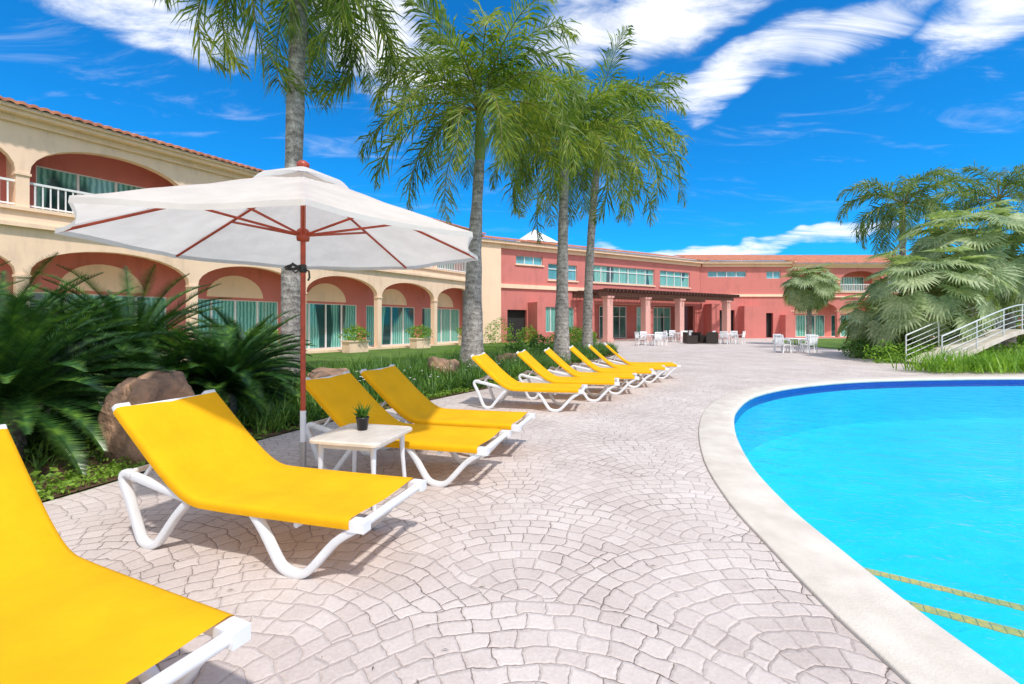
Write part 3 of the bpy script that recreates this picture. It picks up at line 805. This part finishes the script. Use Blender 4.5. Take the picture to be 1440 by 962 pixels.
for (x,y,r) in ((14.0,34,.5),(15.0,34.6,2.2),(14.6,33.2,1.2),(13.2,33.7,0)): place(WM,'wicker_armchair',None,(x,y,.005),r)
for (x,y) in ((17.3,22.6),):
    par=empty('planter_pot',(x,y,0)); b=B(); b.lathe([(0,0),(.22,0),(.32,.5),(.34,.5),(.30,.5),(.0,.46)],n=20); b.obj('pot',[BLACK],par)
    b=B(); shrub(b,(0,0,.8),.45,.45,.35,300,.12); b.obj('plant',[HEDGE],par)
# footbridge with railing
RAILM=pbr('pale_metal_railing',(.72,.74,.74),.3,.04,8,metallic=.3)
par=empty('footbridge'); b=B(); c=B()
path=[Vector((14.5+.5*i,15.3+.07*i+.012*i*i,.12+1.15*math.sin(min(1,i/10)*pi/2))) for i in range(16)]
for i in range(15):
    p,q=path[i],path[i+1]
    b.add([(p.x,p.y,p.z),(q.x,q.y,q.z),(q.x,q.y+1.5,q.z),(p.x,p.y+1.5,p.z),(p.x,p.y,p.z-.14),(q.x,q.y,q.z-.14),(q.x,q.y+1.5,q.z-.14),(p.x,p.y+1.5,p.z-.14)],[(0,1,2,3),(4,5,6,7),(0,1,5,4),(2,3,7,6)])
for dy in (.05,1.45):
    for h in (.2,.38,.56,.74,.95): c.tube([p+Vector((0,dy,h)) for p in path],.026 if h>.9 else .014,8)
    for p in path[::3]: c.tube([p+Vector((0,dy,-.05)),p+Vector((0,dy,.96))],.022,8)
b.obj('deck',[COPING],par); c.obj('railing',[RAILM],par)

# ------------------------------------------------------------------ sky & sun
SE,SA=58.,152.
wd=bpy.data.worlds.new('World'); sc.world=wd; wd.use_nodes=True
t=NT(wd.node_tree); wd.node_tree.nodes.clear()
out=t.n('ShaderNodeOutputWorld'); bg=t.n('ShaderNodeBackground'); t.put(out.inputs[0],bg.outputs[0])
sky=t.n('ShaderNodeTexSky',sky_type='NISHITA'); sky.sun_disc=False; sky.sun_elevation=rad(SE); sky.sun_rotation=rad(SA)
sky.air_density=1.; sky.dust_density=.3; sky.ozone_density=2.
g=t.n('ShaderNodeTexCoord').outputs['Generated']
sx=t.n('ShaderNodeSeparateXYZ'); t.put(sx.inputs[0],g); X,Y,Z=sx.outputs
az=t.m('MULTIPLY',t.m('ARCTAN2',X,Y),180/pi); el=t.m('MULTIPLY',t.m('ARCSINE',Z),180/pi)
nz=t.n('ShaderNodeTexNoise'); t.put(nz.inputs['Vector'],g); nz.inputs['Scale'].default_value=4; nz.inputs['Detail'].default_value=4
ns=t.n('ShaderNodeSeparateColor'); t.put(ns.inputs[0],nz.outputs[1])
azd=t.m('ADD',az,t.m('MULTIPLY',t.m('SUBTRACT',ns.outputs[0],.5),22.)); eld=t.m('ADD',el,t.m('MULTIPLY',t.m('SUBTRACT',ns.outputs[1],.5),9.))
mask=None
for (a,e_,ra,re,sl) in ((30.,26.6,15,3.0,.14),(23,34,20,5.,.10),(48,26.,12,3.4,.2),(-44,29.5,14,4.,-.1),(-14,31.5,11,8.,0),(25,8.8,18,1.1,0),(8,33,8,4,0),(36,9.3,8,1.,0)):
    da=t.m('SUBTRACT',azd,a); de=t.m('SUBTRACT',t.m('SUBTRACT',eld,e_),t.m('MULTIPLY',da,sl))
    q=t.m('ADD',t.m('POWER',t.m('ABSOLUTE',t.m('DIVIDE',da,ra)),2.),t.m('POWER',t.m('ABSOLUTE',t.m('DIVIDE',de,re)),2.))
    q=t.m('SUBTRACT',1.,q,clamp=True); mask=q if mask is None else t.m('MAXIMUM',mask,q)
fill_cloud=t.m('MAXIMUM',t.smooth(Y,.05,-.35,0.,1.),t.smooth(Z,.66,.85,0.,.8)); mask=t.m('MAXIMUM',mask,fill_cloud)  # unseen clouds behind the camera and overhead, added as white fill light
zz=t.m('ADD',t.m('ABSOLUTE',Z),.12); cv=t.comb(t.m('MULTIPLY',t.m('DIVIDE',X,zz),.8),t.m('MULTIPLY',t.m('DIVIDE',Y,zz),2.2),0.)
cn=t.noise(cv,2.1,8,.68,.8)
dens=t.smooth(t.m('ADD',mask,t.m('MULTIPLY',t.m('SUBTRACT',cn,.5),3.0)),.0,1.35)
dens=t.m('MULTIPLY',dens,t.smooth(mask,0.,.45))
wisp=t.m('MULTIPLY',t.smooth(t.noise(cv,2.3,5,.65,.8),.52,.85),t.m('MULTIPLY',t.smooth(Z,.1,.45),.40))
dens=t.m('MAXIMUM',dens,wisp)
skyc=t.mix(1.,sky.outputs[0],(.08,1.14,2.0,1),'MULTIPLY')
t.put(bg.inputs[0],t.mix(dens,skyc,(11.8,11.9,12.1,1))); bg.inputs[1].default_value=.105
sl=bpy.data.lights.new('sun','SUN'); sl.energy=3.5; sl.angle=rad(2.5); sl.color=(1,.95,.88)
so=bpy.data.objects.new('sun',sl); sc.collection.objects.link(so)
sd=Vector((math.sin(rad(SA))*math.cos(rad(SE)),math.cos(rad(SA))*math.cos(rad(SE)),math.sin(rad(SE))))
so.rotation_euler=(-sd).to_track_quat('-Z','Y').to_euler()

cd=bpy.data.cameras.new('camera'); cam=bpy.data.objects.new('camera',cd); sc.collection.objects.link(cam)
cam.location=(0,0,1.5); cam.rotation_euler=(rad(90),0,0); cd.lens=16; cd.sensor_width=36; cd.shift_y=-.018; cd.clip_end=1500; cd.clip_start=.05
sc.camera=cam
